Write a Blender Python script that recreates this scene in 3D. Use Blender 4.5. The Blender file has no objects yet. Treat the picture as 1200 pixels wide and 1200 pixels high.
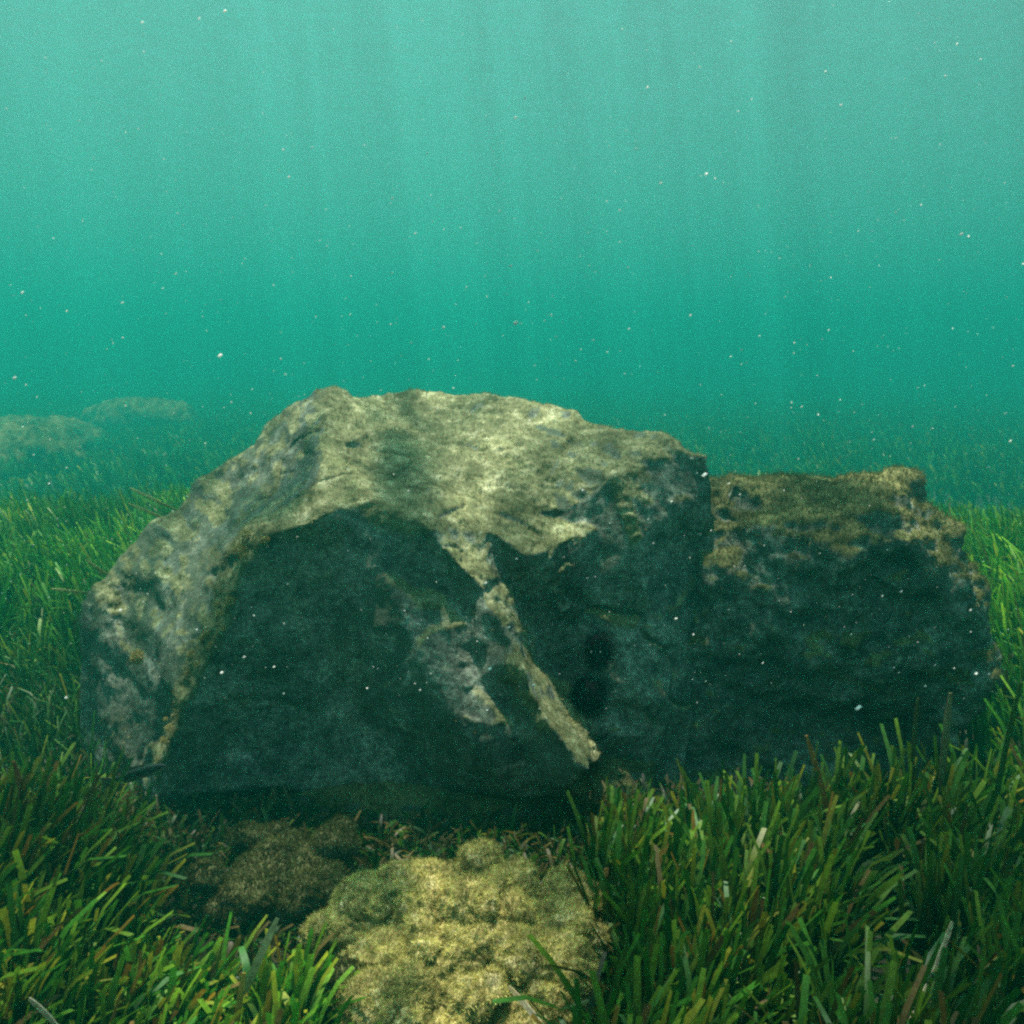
import bpy, bmesh, math, random
import numpy as np
from mathutils import Vector, geometry as mgeo

# ------------------------------------------------------------------ camera, sky, sun, exposure
S = bpy.context.scene
CAM_H, FPX, HORIZON = 0.85, 1000.0, 430.0          # metres, pixels (of 1200), image row of the horizon
PITCH = math.atan((600 - HORIZON) / FPX)
cam_d = bpy.data.cameras.new('camera')
cam_d.sensor_width = 36.0
cam_d.lens = 36.0 * FPX / 1200.0
cam_d.clip_start, cam_d.clip_end = 0.02, 1000.0
cam = bpy.data.objects.new('camera', cam_d)
S.collection.objects.link(cam)
cam.location = (0, 0, CAM_H)
cam.rotation_euler = (math.pi / 2 - PITCH, 0, 0)
S.camera = cam

SUN = Vector((-0.09, 0.12, 0.95)).normalized()
w = bpy.data.worlds.new('World'); S.world = w; w.use_nodes = True
nt = w.node_tree
sky = nt.nodes.new('ShaderNodeTexSky'); sky.sky_type = 'NISHITA'; sky.sun_disc = False
sky.sun_elevation = math.asin(SUN.z); sky.sun_rotation = math.atan2(SUN.x, SUN.y)
nt.links.new(sky.outputs[0], nt.nodes['Background'].inputs[0])
nt.nodes['Background'].inputs[1].default_value = 0.14
sl = bpy.data.lights.new('sun', 'SUN'); sl.energy = 5.0; sl.angle = math.radians(0.5); sl.color = (1.0, 0.95, 0.86)
so = bpy.data.objects.new('sun', sl); S.collection.objects.link(so)
so.rotation_euler = SUN.to_track_quat('Z', 'Y').to_euler(); so.location = SUN * 20
S.view_settings.view_transform = 'Standard'; S.view_settings.look = 'None'
S.view_settings.gamma = 1.0; S.view_settings.exposure = 2.0
S.cycles.use_denoising = False; S.cycles.use_adaptive_sampling = False; S.cycles.filter_width = 2.5
S.cycles.max_bounces = 4; S.cycles.diffuse_bounces = 2; S.cycles.glossy_bounces = 2
S.cycles.transmission_bounces = 3; S.cycles.volume_bounces = 1; S.cycles.transparent_max_bounces = 8
S.cycles.sample_clamp_indirect = 1.0

CAUST = (2.9, 5.3)  # offsets placing the painted sunlight streaks on the rocks
WATER_Z = 4.4                                       # height of the water's surface above the seabed
rng = np.random.default_rng(7); random.seed(7)

# ------------------------------------------------------------------ helpers
def px(x, y, Y):
    """point at forward distance Y seen at pixel (x, y) of the 1200 px photograph"""
    a, b = (x - 600) / FPX, (600 - y) / FPX
    dy = math.cos(PITCH) + b * math.sin(PITCH); dz = -math.sin(PITCH) + b * math.cos(PITCH)
    return np.array((a / dy * Y, Y, CAM_H + dz / dy * Y))

_perm = {}
def perlin(P, seed=0):
    if seed not in _perm:
        r = np.random.default_rng(1000 + seed)
        g = r.normal(size=(256, 3)); g /= np.linalg.norm(g, axis=1)[:, None]
        _perm[seed] = (r.permutation(256), g)
    p, g = _perm[seed]
    i = np.floor(P).astype(np.int64); f = P - i
    u = f * f * f * (f * (f * 6 - 15) + 10)
    i &= 255
    out = np.zeros(len(P))
    for dx in (0, 1):
        for dy in (0, 1):
            for dz in (0, 1):
                h = p[(p[(p[(i[:, 0] + dx) & 255] + i[:, 1] + dy) & 255] + i[:, 2] + dz) & 255]
                gr = g[h]
                d = gr[:, 0] * (f[:, 0] - dx) + gr[:, 1] * (f[:, 1] - dy) + gr[:, 2] * (f[:, 2] - dz)
                wx = u[:, 0] if dx else 1 - u[:, 0]; wy = u[:, 1] if dy else 1 - u[:, 1]; wz = u[:, 2] if dz else 1 - u[:, 2]
                out += d * wx * wy * wz
    return out * 1.5

def fbm(P, scale, octv=4, seed=0, gain=0.5, ridged=False):
    out = np.zeros(len(P)); a = 1.0; tot = 0
    for k in range(octv):
        n = perlin(P * scale * (2.03 ** k) + 17.3 * k, seed + k)
        if ridged: n = 1 - 2 * np.abs(n)
        out += a * n; tot += a; a *= gain
    return out / tot

def sstep(a, b, x):
    t = np.clip((x - a) / (b - a), 0, 1); return t * t * (3 - 2 * t)

def poly_dist(P, line):
    d = np.full(len(P), 1e9)
    for a, b in zip(line[:-1], line[1:]):
        ab = b - a; t = np.clip(((P - a) @ ab) / (ab @ ab), 0, 1)
        d = np.minimum(d, np.linalg.norm(P - a - t[:, None] * ab, axis=1))
    return d

def make_mesh(name, V, F, mat=None, smooth=True, col=None):
    """F: (n,3) or (n,4) array of indices; col: (nverts,3)"""
    V = np.asarray(V, np.float32); F = np.asarray(F, np.int32)
    me = bpy.data.meshes.new(name); k = F.shape[1]
    me.vertices.add(len(V)); me.vertices.foreach_set('co', V.ravel())
    me.loops.add(F.size); me.loops.foreach_set('vertex_index', F.ravel())
    me.polygons.add(len(F)); me.polygons.foreach_set('loop_start', np.arange(0, F.size, k, dtype=np.int32))
    me.update(calc_edges=True)
    me.polygons.foreach_set('use_smooth', np.full(len(F), smooth))
    if col is not None: set_col(me, col)
    if mat: me.materials.append(mat)
    me.validate(); me.update()
    return me

def set_col(me, col, name='Col'):
    a = me.color_attributes.new(name, 'FLOAT_COLOR', 'POINT')
    c = np.ones((len(col), 4), np.float32); c[:, :3] = col
    a.data.foreach_set('color', c.ravel())

def obj(name, me, parent=None, label=None, cat=None, kind=None, group=None):
    o = bpy.data.objects.new(name, me); S.collection.objects.link(o)
    if parent: o.parent = parent
    if label: o['label'] = label
    if cat: o['category'] = cat
    if kind: o['kind'] = kind
    if group: o['group'] = group
    return o

def remeshed(V, F, voxel, soft=0):
    me = bpy.data.meshes.new('tmp'); me.from_pydata([tuple(v) for v in V], [], [tuple(f) for f in F]); me.update()
    bm = bmesh.new(); bm.from_mesh(me); bmesh.ops.recalc_face_normals(bm, faces=bm.faces[:]); bm.to_mesh(me); bm.free()
    o = bpy.data.objects.new('tmp', me); S.collection.objects.link(o)
    m = o.modifiers.new('r', 'REMESH'); m.mode = 'VOXEL'; m.voxel_size = voxel; m.adaptivity = 0
    if soft: q = o.modifiers.new('s', 'SMOOTH'); q.factor = 0.5; q.iterations = soft
    dg = bpy.context.evaluated_depsgraph_get()
    r = bpy.data.meshes.new_from_object(o.evaluated_get(dg))
    bpy.data.objects.remove(o); bpy.data.meshes.remove(me)
    r.polygons.foreach_set('use_smooth', np.full(len(r.polygons), True))
    return r

def get_vn(me):
    n = len(me.vertices); V = np.empty(n * 3, np.float32); N = np.empty(n * 3, np.float32)
    me.vertices.foreach_get('co', V); me.vertices.foreach_get('normal', N)
    return V.reshape(-1, 3).astype(float), N.reshape(-1, 3).astype(float)

def put_v(me, V):
    me.vertices.foreach_set('co', V.astype(np.float32).ravel()); me.update()

def sample_surface(me, mask, n):
    """n random points on the mesh, weighted by the vertex mask -> points, normals"""
    me.calc_loop_triangles(); k = len(me.loop_triangles)
    T = np.empty(k * 3, np.int32); me.loop_triangles.foreach_get('vertices', T); T = T.reshape(-1, 3)
    V, N = get_vn(me)
    a = np.linalg.norm(np.cross(V[T[:, 1]] - V[T[:, 0]], V[T[:, 2]] - V[T[:, 0]]), axis=1) * mask[T].mean(1)
    c = np.cumsum(a); idx = np.searchsorted(c, rng.random(n) * c[-1])
    r1, r2 = np.sqrt(rng.random(n)), rng.random(n)
    b = np.stack([1 - r1, r1 * (1 - r2), r1 * r2], 1)[:, :, None]
    return (V[T[idx]] * b).sum(1), (N[T[idx]] * b).sum(1)

def fuzz(P, N, lmin, lmax, wid, c0, c1, up=0.35, jit=0.8, split=2):
    """tiny algae filaments: each a bent two-segment blade; returns V, F, colours"""
    n = len(P)
    D = N + rng.normal(size=(n, 3)) * jit; D[:, 2] += up
    D /= np.linalg.norm(D, axis=1)[:, None]
    L = rng.uniform(lmin, lmax, n)[:, None]
    side = np.cross(D, rng.normal(size=(n, 3))); side /= np.linalg.norm(side, axis=1)[:, None]
    W = wid * rng.uniform(0.6, 1.4, n)[:, None]
    bend = rng.normal(size=(n, 3)) * L * 0.25
    base = P - N * 0.001
    V = np.stack([base - side * W, base + side * W, base + D * L * .55 + bend * .3 - side * W * .8,
                  base + D * L * .55 + bend * .3 + side * W * .8, base + D * L + bend], 1).reshape(-1, 3)
    i = np.arange(n)[:, None] * 5
    F = np.concatenate([i + [0, 1, 3], i + [0, 3, 2], i + [2, 3, 4]])
    t = rng.random(n)[:, None] ** 1.5
    c = c0 * (1 - t) + c1 * t
    C = np.repeat(c * rng.uniform(.7, 1.25, n)[:, None], 5, 0)
    return V, F, C

# ------------------------------------------------------------------ materials
def mat(name):
    m = bpy.data.materials.new(name); m.use_nodes = True
    return m, m.node_tree.nodes, m.node_tree.links, m.node_tree.nodes['Principled BSDF']

def N_(n, t, **kw):
    x = n.new(t)
    for k, v in kw.items(): setattr(x, k, v)
    return x

def ramp(n, stops, interp='LINEAR'):
    r = n.new('ShaderNodeValToRGB'); r.color_ramp.interpolation = interp
    e = r.color_ramp.elements
    while len(e) < len(stops): e.new(0.5)
    for el, (p, c) in zip(e, stops): el.position = p; el.color = (*c, 1) if len(c) == 3 else c
    return r

def noise(n, l, co, scale, detail=6, rough=0.6, dist=0.0):
    x = n.new('ShaderNodeTexNoise'); x.inputs['Scale'].default_value = scale; x.inputs['Detail'].default_value = detail
    x.inputs['Roughness'].default_value = rough; x.inputs['Distortion'].default_value = dist
    l.new(co, x.inputs['Vector']); return x

def mix(n, l, fac, a, b, mode='MIX'):
    x = n.new('ShaderNodeMix'); x.data_type = 'RGBA'; x.blend_type = mode
    for s, v in ((x.inputs[0], fac), (x.inputs[6], a), (x.inputs[7], b)):
        if isinstance(v, bpy.types.NodeSocket): l.new(v, s)
        else: s.default_value = v if isinstance(v, (int, float)) else (*v, 1)
    return x.outputs[2]

def rock_material(name, base_a, base_b, patch, crust_a, crust_b, crust_hi):
    """Col.r = algae crust cover, Col.b = dimness of the left-facing side, painted in dark olive"""
    m, n, l, b = mat(name)
    co = N_(n, 'ShaderNodeNewGeometry').outputs['Position']
    at = N_(n, 'ShaderNodeVertexColor', layer_name='Col'); sep = n.new('ShaderNodeSeparateColor'); l.new(at.outputs[0], sep.inputs[0])
    n1 = noise(n, l, co, 5.0, 8, 0.65, 0.4); n2 = noise(n, l, co, 26.0, 8, 0.7); n3 = noise(n, l, co, 120.0, 5, 0.7)
    r1 = ramp(n, [(0.3, base_a), (0.7, base_b)]); l.new(n1.outputs[0], r1.inputs[0])
    r2 = ramp(n, [(0.32, (0.3,) * 3), (0.5, (0.95,) * 3), (0.68, (1.7,) * 3)]); l.new(n2.outputs[0], r2.inputs[0])
    c = mix(n, l, 1.0, r1.outputs[0], r2.outputs[0], 'MULTIPLY')
    rp = ramp(n, [(0.58, (0, 0, 0)), (0.68, (1, 1, 1))]); n4 = noise(n, l, co, 11.0, 7, 0.7, 1.0); l.new(n4.outputs[0], rp.inputs[0])
    c = mix(n, l, rp.outputs[0], c, patch)
    r6 = ramp(n, [(0.36, (0.45,) * 3), (0.5, (1.0,) * 3), (0.66, (1.7,) * 3)]); l.new(n3.outputs[0], r6.inputs[0]); c = mix(n, l, 1.0, c, r6.outputs[0], 'MULTIPLY')
    c = mix(n, l, sep.outputs[2], c, (0.055, 0.072, 0.042))  # dark olive painted in to dim the left-facing side
    # algae crust
    rc = ramp(n, [(0.3, crust_a), (0.52, crust_b), (0.72, crust_hi)]); l.new(n2.outputs[0], rc.inputs[0])
    r3 = ramp(n, [(0.3, (0.5,) * 3), (0.7, (1.3,) * 3)]); l.new(n3.outputs[0], r3.inputs[0])
    cc = mix(n, l, 1.0, rc.outputs[0], r3.outputs[0], 'MULTIPLY')
    n5 = noise(n, l, co, 8.0, 5, 0.6, 0.6); r5 = ramp(n, [(0.36, (0.42, 0.44, 0.36)), (0.5, (0.9,) * 3), (0.66, (1.3, 1.28, 1.25))]); l.new(n5.outputs[0], r5.inputs[0])
    cc = mix(n, l, 1.0, cc, r5.outputs[0], 'MULTIPLY')
    ad = N_(n, 'ShaderNodeMath', operation='ADD'); l.new(sep.outputs[0], ad.inputs[0])
    mm = N_(n, 'ShaderNodeMath', operation='MULTIPLY_ADD'); l.new(n2.outputs[0], mm.inputs[0]); mm.inputs[1].default_value = 1.1; mm.inputs[2].default_value = -0.55
    l.new(mm.outputs[0], ad.inputs[1])
    rm = ramp(n, [(0.38, (0, 0, 0)), (0.62, (1, 1, 1))]); l.new(ad.outputs[0], rm.inputs[0])
    c = mix(n, l, rm.outputs[0], c, cc)
    l.new(c, b.inputs['Base Color']); b.inputs['Roughness'].default_value = 0.85
    b.inputs['Specular IOR Level'].default_value = 0.15
    ba = N_(n, 'ShaderNodeMath', operation='ADD'); l.new(n2.outputs[0], ba.inputs[0])
    bs = N_(n, 'ShaderNodeMath', operation='MULTIPLY'); l.new(n3.outputs[0], bs.inputs[0]); bs.inputs[1].default_value = 0.5; l.new(bs.outputs[0], ba.inputs[1])
    bp = N_(n, 'ShaderNodeBump'); bp.inputs['Distance'].default_value = 0.008; bp.inputs['Strength'].default_value = 0.7
    l.new(ba.outputs[0], bp.inputs['Height']); l.new(bp.outputs[0], b.inputs['Normal'])
    return m

def leaf_material(name, transl=0.45, mottle=0.5, rough=0.5, spec=0.25):
    m, n, l, b = mat(name)
    at = N_(n, 'ShaderNodeVertexColor', layer_name='Col')
    co = N_(n, 'ShaderNodeNewGeometry').outputs['Position']
    n1 = noise(n, l, co, 140.0, 4, 0.7)
    r = ramp(n, [(0.3, (1 - mottle,) * 3), (0.7, (1 + mottle * .5,) * 3)]); l.new(n1.outputs[0], r.inputs[0])
    c = mix(n, l, 1.0, at.outputs[0], r.outputs[0], 'MULTIPLY')
    l.new(c, b.inputs['Base Color']); b.inputs['Roughness'].default_value = rough; b.inputs['Specular IOR Level'].default_value = spec
    if transl > 0:
        tr = n.new('ShaderNodeBsdfTranslucent'); l.new(c, tr.inputs[0])
        mx = n.new('ShaderNodeMixShader'); mx.inputs[0].default_value = transl
        l.new(b.outputs[0], mx.inputs[1]); l.new(tr.outputs[0], mx.inputs[2])
        l.new(mx.outputs[0], n['Material Output'].inputs[0])
    return m

def plain_material(name, color, rough=0.6, spec=0.3, var=0.25, scale=60.0):
    m, n, l, b = mat(name)
    co = N_(n, 'ShaderNodeNewGeometry').outputs['Position']
    n1 = noise(n, l, co, scale, 4, 0.6)
    r = ramp(n, [(0.3, tuple(c * (1 - var) for c in color)), (0.7, tuple(c * (1 + var) for c in color))]); l.new(n1.outputs[0], r.inputs[0])
    l.new(r.outputs[0], b.inputs['Base Color']); b.inputs['Roughness'].default_value = rough; b.inputs['Specular IOR Level'].default_value = spec
    return m

M_ROCK = rock_material('boulder_stone', (0.05, 0.062, 0.044), (0.185, 0.20, 0.15), (0.30, 0.315, 0.25),
                       (0.055, 0.063, 0.024), (0.15, 0.152, 0.068), (0.37, 0.37, 0.22))
M_ROCK2 = rock_material('mossy_stone', (0.05, 0.058, 0.042), (0.15, 0.16, 0.12), (0.23, 0.245, 0.19),
                        (0.05, 0.055, 0.02), (0.11, 0.11, 0.038), (0.20, 0.19, 0.075))
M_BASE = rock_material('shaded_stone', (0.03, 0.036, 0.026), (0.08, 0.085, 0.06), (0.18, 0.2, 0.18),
                       (0.04, 0.042, 0.016), (0.10, 0.095, 0.035), (0.18, 0.165, 0.075))  # stone colours darkened to stand in for shade under the boulder
M_ALGAROCK = rock_material('algae_stone', (0.22, 0.18, 0.07), (0.38, 0.32, 0.13), (0.5, 0.44, 0.26),
                           (0.16, 0.13, 0.045), (0.36, 0.29, 0.10), (0.62, 0.53, 0.30))
M_FUZZ = leaf_material('algae_fuzz', 0.35, 0.25, 1.0, 0.0)
M_LEAF = leaf_material('seagrass_leaf', 0.45, 0.45, 0.45)

# ------------------------------------------------------------------ seabed, water surface
def warp_grid(n, half, core):
    u = np.linspace(-1, 1, n); k = math.asinh(half / core)
    return core * np.sinh(u * k)

def seabed_z(x, y):
    P = np.stack([x, y, np.zeros_like(x)], 1)
    z = fbm(P, 0.55, 3, 40) * 0.10 + fbm(P, 4.0, 3, 45) * 0.02
    r = np.hypot(x, y - 1.2)
    z = z * sstep(0.6, 3.0, r) * np.clip(r / 3, 0.3, 1.1)
    z = z - 0.60 * sstep(2.3, 8.0, y + 1.0 * perlin(np.stack([x * 0.35, y * 0.2, z * 0], 1), 49))
    return z + fbm(P, 9.0, 3, 47) * 0.012 - 0.01

gx, gy = warp_grid(360, 150, 0.9), warp_grid(360, 150, 0.9) + 1.5
X, Yg = np.meshgrid(gx, gy); V = np.stack([X.ravel(), Yg.ravel(), np.zeros(X.size)], 1)
V[:, 2] = seabed_z(V[:, 0], V[:, 1])
nn = len(gx); ii = (np.arange(nn - 1)[:, None] * nn + np.arange(nn - 1)[None]).ravel()
QF = np.stack([ii, ii + 1, ii + nn + 1, ii + nn], 1)
m, n, l, b = mat('seabed_litter')
co = N_(n, 'ShaderNodeNewGeometry').outputs['Position']
a1 = noise(n, l, co, 1.1, 6, 0.6, 0.5); a2 = noise(n, l, co, 45, 6, 0.7)
r1 = ramp(n, [(0.35, (0.018, 0.024, 0.010)), (0.55, (0.030, 0.038, 0.014)), (0.75, (0.045, 0.048, 0.022))]); l.new(a1.outputs[0], r1.inputs[0])
r2 = ramp(n, [(0.3, (0.4,) * 3), (0.7, (1.5,) * 3)]); l.new(a2.outputs[0], r2.inputs[0])
c = mix(n, l, 1.0, r1.outputs[0], r2.outputs[0], 'MULTIPLY'); l.new(c, b.inputs['Base Color']); b.inputs['Roughness'].default_value = 0.95
bp = N_(n, 'ShaderNodeBump'); bp.inputs['Distance'].default_value = 0.02; l.new(a2.outputs[0], bp.inputs['Height']); l.new(bp.outputs[0], b.inputs['Normal'])
obj('seabed', make_mesh('seabed', V, QF, m), kind='structure')

# rippled surface of the sea: sunlight streaks painted into its transparency, mirrors the water below at a glance
gx, gy = warp_grid(300, 149, 3.0), warp_grid(300, 149, 3.0) + 2.0
X, Yg = np.meshgrid(gx, gy); V = np.stack([X.ravel(), Yg.ravel(), np.zeros(X.size)], 1)
V[:, 2] = WATER_Z + 0.015 * fbm(V, 1.1, 3, 60)
nn = len(gx); ii = (np.arange(nn - 1)[:, None] * nn + np.arange(nn - 1)[None]).ravel()
QF = np.stack([ii, ii + 1, ii + nn + 1, ii + nn], 1)
m, n, l, b = mat('water_surface'); n.remove(b)
co = N_(n, 'ShaderNodeNewGeometry').outputs['Position']
mp = N_(n, 'ShaderNodeMapping'); mp.inputs['Scale'].default_value = (1.0, 0.38, 0.0); mp.inputs['Location'].default_value = (0.15, 0.1, 0); l.new(co, mp.inputs[0])
def math_(op, *v):
    x = N_(n, 'ShaderNodeMath', operation=op)
    for i_, q in enumerate(v):
        if isinstance(q, bpy.types.NodeSocket): l.new(q, x.inputs[i_])
        else: x.inputs[i_].default_value = q
    return x.outputs[0]
def streaks(scale, power, off):
    m2 = N_(n, 'ShaderNodeMapping'); m2.inputs['Location'].default_value = (off, off * 1.7, 0); l.new(mp.outputs[0], m2.inputs[0])
    q = noise(n, l, m2.outputs[0], scale, 1.5, 0.45, 0.6)
    d = math_('ABSOLUTE', math_('MULTIPLY', math_('SUBTRACT', q.outputs[0], 0.5), 5.0))
    return math_('POWER', math_('SUBTRACT', 1.0, math_('MINIMUM', d, 1.0)), power)
st = math_('MAXIMUM', streaks(2.3, 3.2, CAUST[0]), math_('MULTIPLY', streaks(4.2, 3.5, CAUST[1]), 0.6))
lv = math_('MINIMUM', math_('MULTIPLY_ADD', st, 1.25, 0.08), 1.0)  # streak pattern stands in for sunlight focused by waves
tr = n.new('ShaderNodeBsdfTransparent'); cb = n.new('ShaderNodeCombineColor')
for k_ in range(3): l.new(lv, cb.inputs[k_])
l.new(cb.outputs[0], tr.inputs[0])
gl = n.new('ShaderNodeBsdfGlossy'); gl.inputs['Roughness'].default_value = 0.3
nw = noise(n, l, co, 3.0, 4, 0.5); bp = N_(n, 'ShaderNodeBump'); bp.inputs['Distance'].default_value = 0.06; l.new(nw.outputs[0], bp.inputs['Height']); l.new(bp.outputs[0], gl.inputs['Normal'])
lw = N_(n, 'ShaderNodeLayerWeight'); lw.inputs['Blend'].default_value = 0.5
rf = ramp(n, [(0.2, (0.03,) * 3), (0.45, (0.985,) * 3)]); l.new(lw.outputs['Facing'], rf.inputs[0])
ms = n.new('ShaderNodeMixShader'); l.new(rf.outputs[0], ms.inputs[0])
l.new(tr.outputs[0], ms.inputs[1]); tl = n.new('ShaderNodeBsdfTranslucent'); tl.inputs[0].default_value = (0.62, 0.66, 0.66, 1)
mg = n.new('ShaderNodeMixShader'); mg.inputs[0].default_value = 0.05; l.new(gl.outputs[0], mg.inputs[1]); l.new(tl.outputs[0], mg.inputs[2])
l.new(mg.outputs[0], ms.inputs[2]); l.new(ms.outputs[0], n['Material Output'].inputs[0])
obj('water_surface', make_mesh('water_surface', V, QF, m), kind='structure')

# ------------------------------------------------------------------ boulders from their visible planes
def carve(points, bound, ridges, back, voxel, soft, cap_z=-0.12):
    """points: {name: (x, y, Y)}; bound: names round the outline; ridges: lists of names; back: metres behind"""
    names = list(points); idx = {k: i for i, k in enumerate(names)}
    W = np.array([px(*points[k]) for k in names])
    P2 = [Vector((points[k][0], -points[k][1])) for k in names]
    E = set()
    for ch in [bound + bound[:1]] + ridges:
        for a, b2 in zip(ch[:-1], ch[1:]): E.add((idx[a], idx[b2]))
    v2, _, f2, ov, _, _ = mgeo.delaunay_2d_cdt(P2, list(E), [], 1, 1e-5)
    W2 = []
    for o in ov: W2.append(W[o[0]] if o else None)
    for i, q in enumerate(W2):
        if q is None:
            d = [(v2[i] - p).length for p in P2]; j = np.argsort(d)[:3]; wt = 1 / (np.array(d)[j] + 1e-3)
            W2[i] = (W[j] * wt[:, None]).sum(0) / wt.sum()
    F = [tuple(f) for f in f2]
    mp_ = {o[0]: i for i, o in enumerate(ov) if o}
    loop = [mp_[idx[k]] for k in bound]
    V = list(W2); n0 = len(loop); cen = np.mean([V[i] for i in loop], 0)
    rings = [loop]
    for fy, sx, fz in ((0.45, 1.0, 0.90), (0.85, 0.88, 0.6), (1.0, 0.6, 0.2)):
        r = []
        for i in loop:
            p = V[i]; z = cap_z + (p[2] - cap_z) * fz
            r.append(len(V)); V.append(np.array((cen[0] + (p[0] - cen[0]) * sx, p[1] + back * fy, z)))
        rings.append(r)
    for a, b2 in zip(rings[:-1], rings[1:]):
        for k in range(n0):
            k2 = (k + 1) % n0; F.append((a[k], a[k2], b2[k2], b2[k]))
    ci = len(V); V.append(np.mean([V[i] for i in rings[-1]], 0) + np.array((0, back * .1, 0)))
    for k in range(n0): F.append((rings[-1][k], rings[-1][(k + 1) % n0], ci))
    return remeshed(V, F, voxel, soft)

B = dict(
 s0=(138, 1000, 1.60), s2=(96, 940, 1.72), s1=(93, 705, 1.75), s1b=(128, 664, 1.78), s3=(176, 614, 1.82), s4=(212, 601, 1.84), s5=(228, 573, 1.87),
 s6=(300, 516, 1.90), s7=(333, 479, 1.92), s8=(386, 457, 1.90), s9=(425, 469, 1.96), s10=(480, 455, 2.08), s11=(555, 459, 2.08), s12=(620, 471, 2.05),
 s13=(660, 485, 1.97), s14=(735, 503, 1.84), s15=(783, 513, 1.78), s16=(803, 534, 1.77), s17=(826, 538, 1.76), s18=(834, 575, 1.77),
 t1=(830, 650, 1.79), t2=(822, 740, 1.77), t3=(815, 850, 1.70), t4=(800, 935, 1.66),
 r6=(172, 985, 1.52), e1=(230, 930, 1.55), e2=(330, 922, 1.555), e3=(400, 934, 1.555), e4=(500, 934, 1.53), e5=(600, 940, 1.48), e6=(645, 935, 1.45), d5=(690, 900, 1.405),
 g5=(715, 905, 1.66), h4=(770, 915, 1.67),
 n=(371, 607, 1.50), r1=(312, 626, 1.515), r2=(284, 668, 1.51), r3=(256, 750, 1.50), r4=(216, 830, 1.50), r5=(190, 890, 1.51),
 k1=(379, 530, 1.66), m1=(150, 722, 1.69), m2=(190, 745, 1.60), m3=(235, 690, 1.60), m4=(155, 900, 1.62), m5=(300, 570, 1.75), m6=(230, 640, 1.71), m7=(185, 870, 1.57),
 b1=(424, 582, 1.56), b2=(487, 612, 1.535), b3=(527, 596, 1.60), b4=(570, 622, 1.59), b5=(614, 651, 1.575), b6=(655, 606, 1.69), b7=(700, 622, 1.69), b8=(746, 633, 1.665), b9=(722, 556, 1.70),
 u1=(450, 520, 1.77), u2=(560, 530, 1.80), u3=(640, 540, 1.80), u4=(500, 560, 1.67),
 f0=(390, 650, 1.535), f1=(370, 760, 1.55), f2=(430, 850, 1.555), f3=(300, 820, 1.55),
 q0=(425, 615, 1.545), q1=(443, 668, 1.525), q2=(474, 730, 1.49), q3=(500, 785, 1.47), q4=(532, 845, 1.455), q5=(575, 893, 1.45),
 v1=(530, 690, 1.535), v2=(560, 790, 1.49), v3=(610, 860, 1.455),
 d1=(568, 692, 1.51), d2=(592, 737, 1.48), d3=(611, 782, 1.455), d4=(640, 838, 1.43),
 g1=(592, 680, 1.60), g2=(622, 738, 1.63), g3=(645, 790, 1.63), g4=(680, 850, 1.60),
 h1=(700, 700, 1.667), h2=(765, 720, 1.675), h3=(780, 820, 1.64), h5=(690, 790, 1.64), h6=(745, 870, 1.64))
bound = 's0 s2 s1 s1b s3 s4 s5 s6 s7 s8 s9 s10 s11 s12 s13 s14 s15 s16 s17 s18 t1 t2 t3 t4 h4 g5 d5 e6 e5 e4 e3 e2 e1 r6'.split()
ridges = [x.split() for x in ('n r1 r2 r3 r4 r5 r6', 's8 k1 n', 'n b1 b2 b3 b4 b5 b6 b7 b8', 'b9 b8', 'b2 d1 d2 d3 d4 d5', 'b1 q0 q1 q2 q3 q4 q5',
                              'b4 g1 g2 g3 g4 g5', 'm1 m2', 's1 m1 m3')]
me = carve(B, bound, ridges, 0.75, 0.0048, 11)
W = {k: px(*v) for k, v in B.items()}
V, Nn = get_vn(me)
# large and mid relief, bedding steps, cracks
nz0 = Nn[:, 2].copy()
V = V + Nn * (fbm(V, 4.0, 4, 1) * 0.016)[:, None]
def chips(V, n, grad, seed, lo, hi):
    # fractured facets: every cell is a slightly tilted plane
    q = np.random.default_rng(seed); sd = q.uniform(lo, hi, (n, 3)); g = q.normal(size=(n, 3)) * grad; h = q.normal(size=n) * grad * .02
    wv = V + 0.03 * np.stack([fbm(V, 7, 2, seed), fbm(V, 7, 2, seed + 2), fbm(V, 7, 2, seed + 4)], 1)
    out = np.empty(len(V))
    for a in range(0, len(V), 20000):
        d = np.linalg.norm(wv[a:a + 20000, None] - sd[None], axis=2); o = np.argpartition(d, 1, 1)[:, :2]; i = np.arange(len(d))
        d0, d1 = d[i, o[:, 0]], d[i, o[:, 1]]; sw = d0 > d1
        i0 = np.where(sw, o[:, 1], o[:, 0]); i1 = np.where(sw, o[:, 0], o[:, 1]); d0, d1 = np.minimum(d0, d1), np.maximum(d0, d1)
        f = lambda k: h[k] + ((V[a:a + 20000] - sd[k]) * g[k]).sum(1)
        t = 0.5 * (1 - np.clip((d1 - d0) / 0.010, 0, 1)); out[a:a + 20000] = f(i0) * (1 - t) + f(i1) * t
    return out
V = V + Nn * chips(V, 220, 0.028, 500, V.min(0), V.max(0))[:, None]
run = perlin(V * np.array((24, 24, 3.0)), 3) + 0.6 * perlin(V * np.array((52, 52, 6.0)), 4)
V = V + Nn * (run * 0.0035 * sstep(-0.15, -0.5, Nn[:, 0]))[:, None]
ax = np.array((0.62, -0.5, -0.6)); ax /= np.linalg.norm(ax); al = V @ ax; pe = V - al[:, None] * ax
run2 = perlin(pe * 17 + ax * (al * 3.2)[:, None], 6) + 0.5 * perlin(pe * 40 + ax * (al * 8)[:, None], 7)
V = V + Nn * (run2 * 0.009 * sstep(0.25, 0.5, nz0))[:, None]
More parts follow.
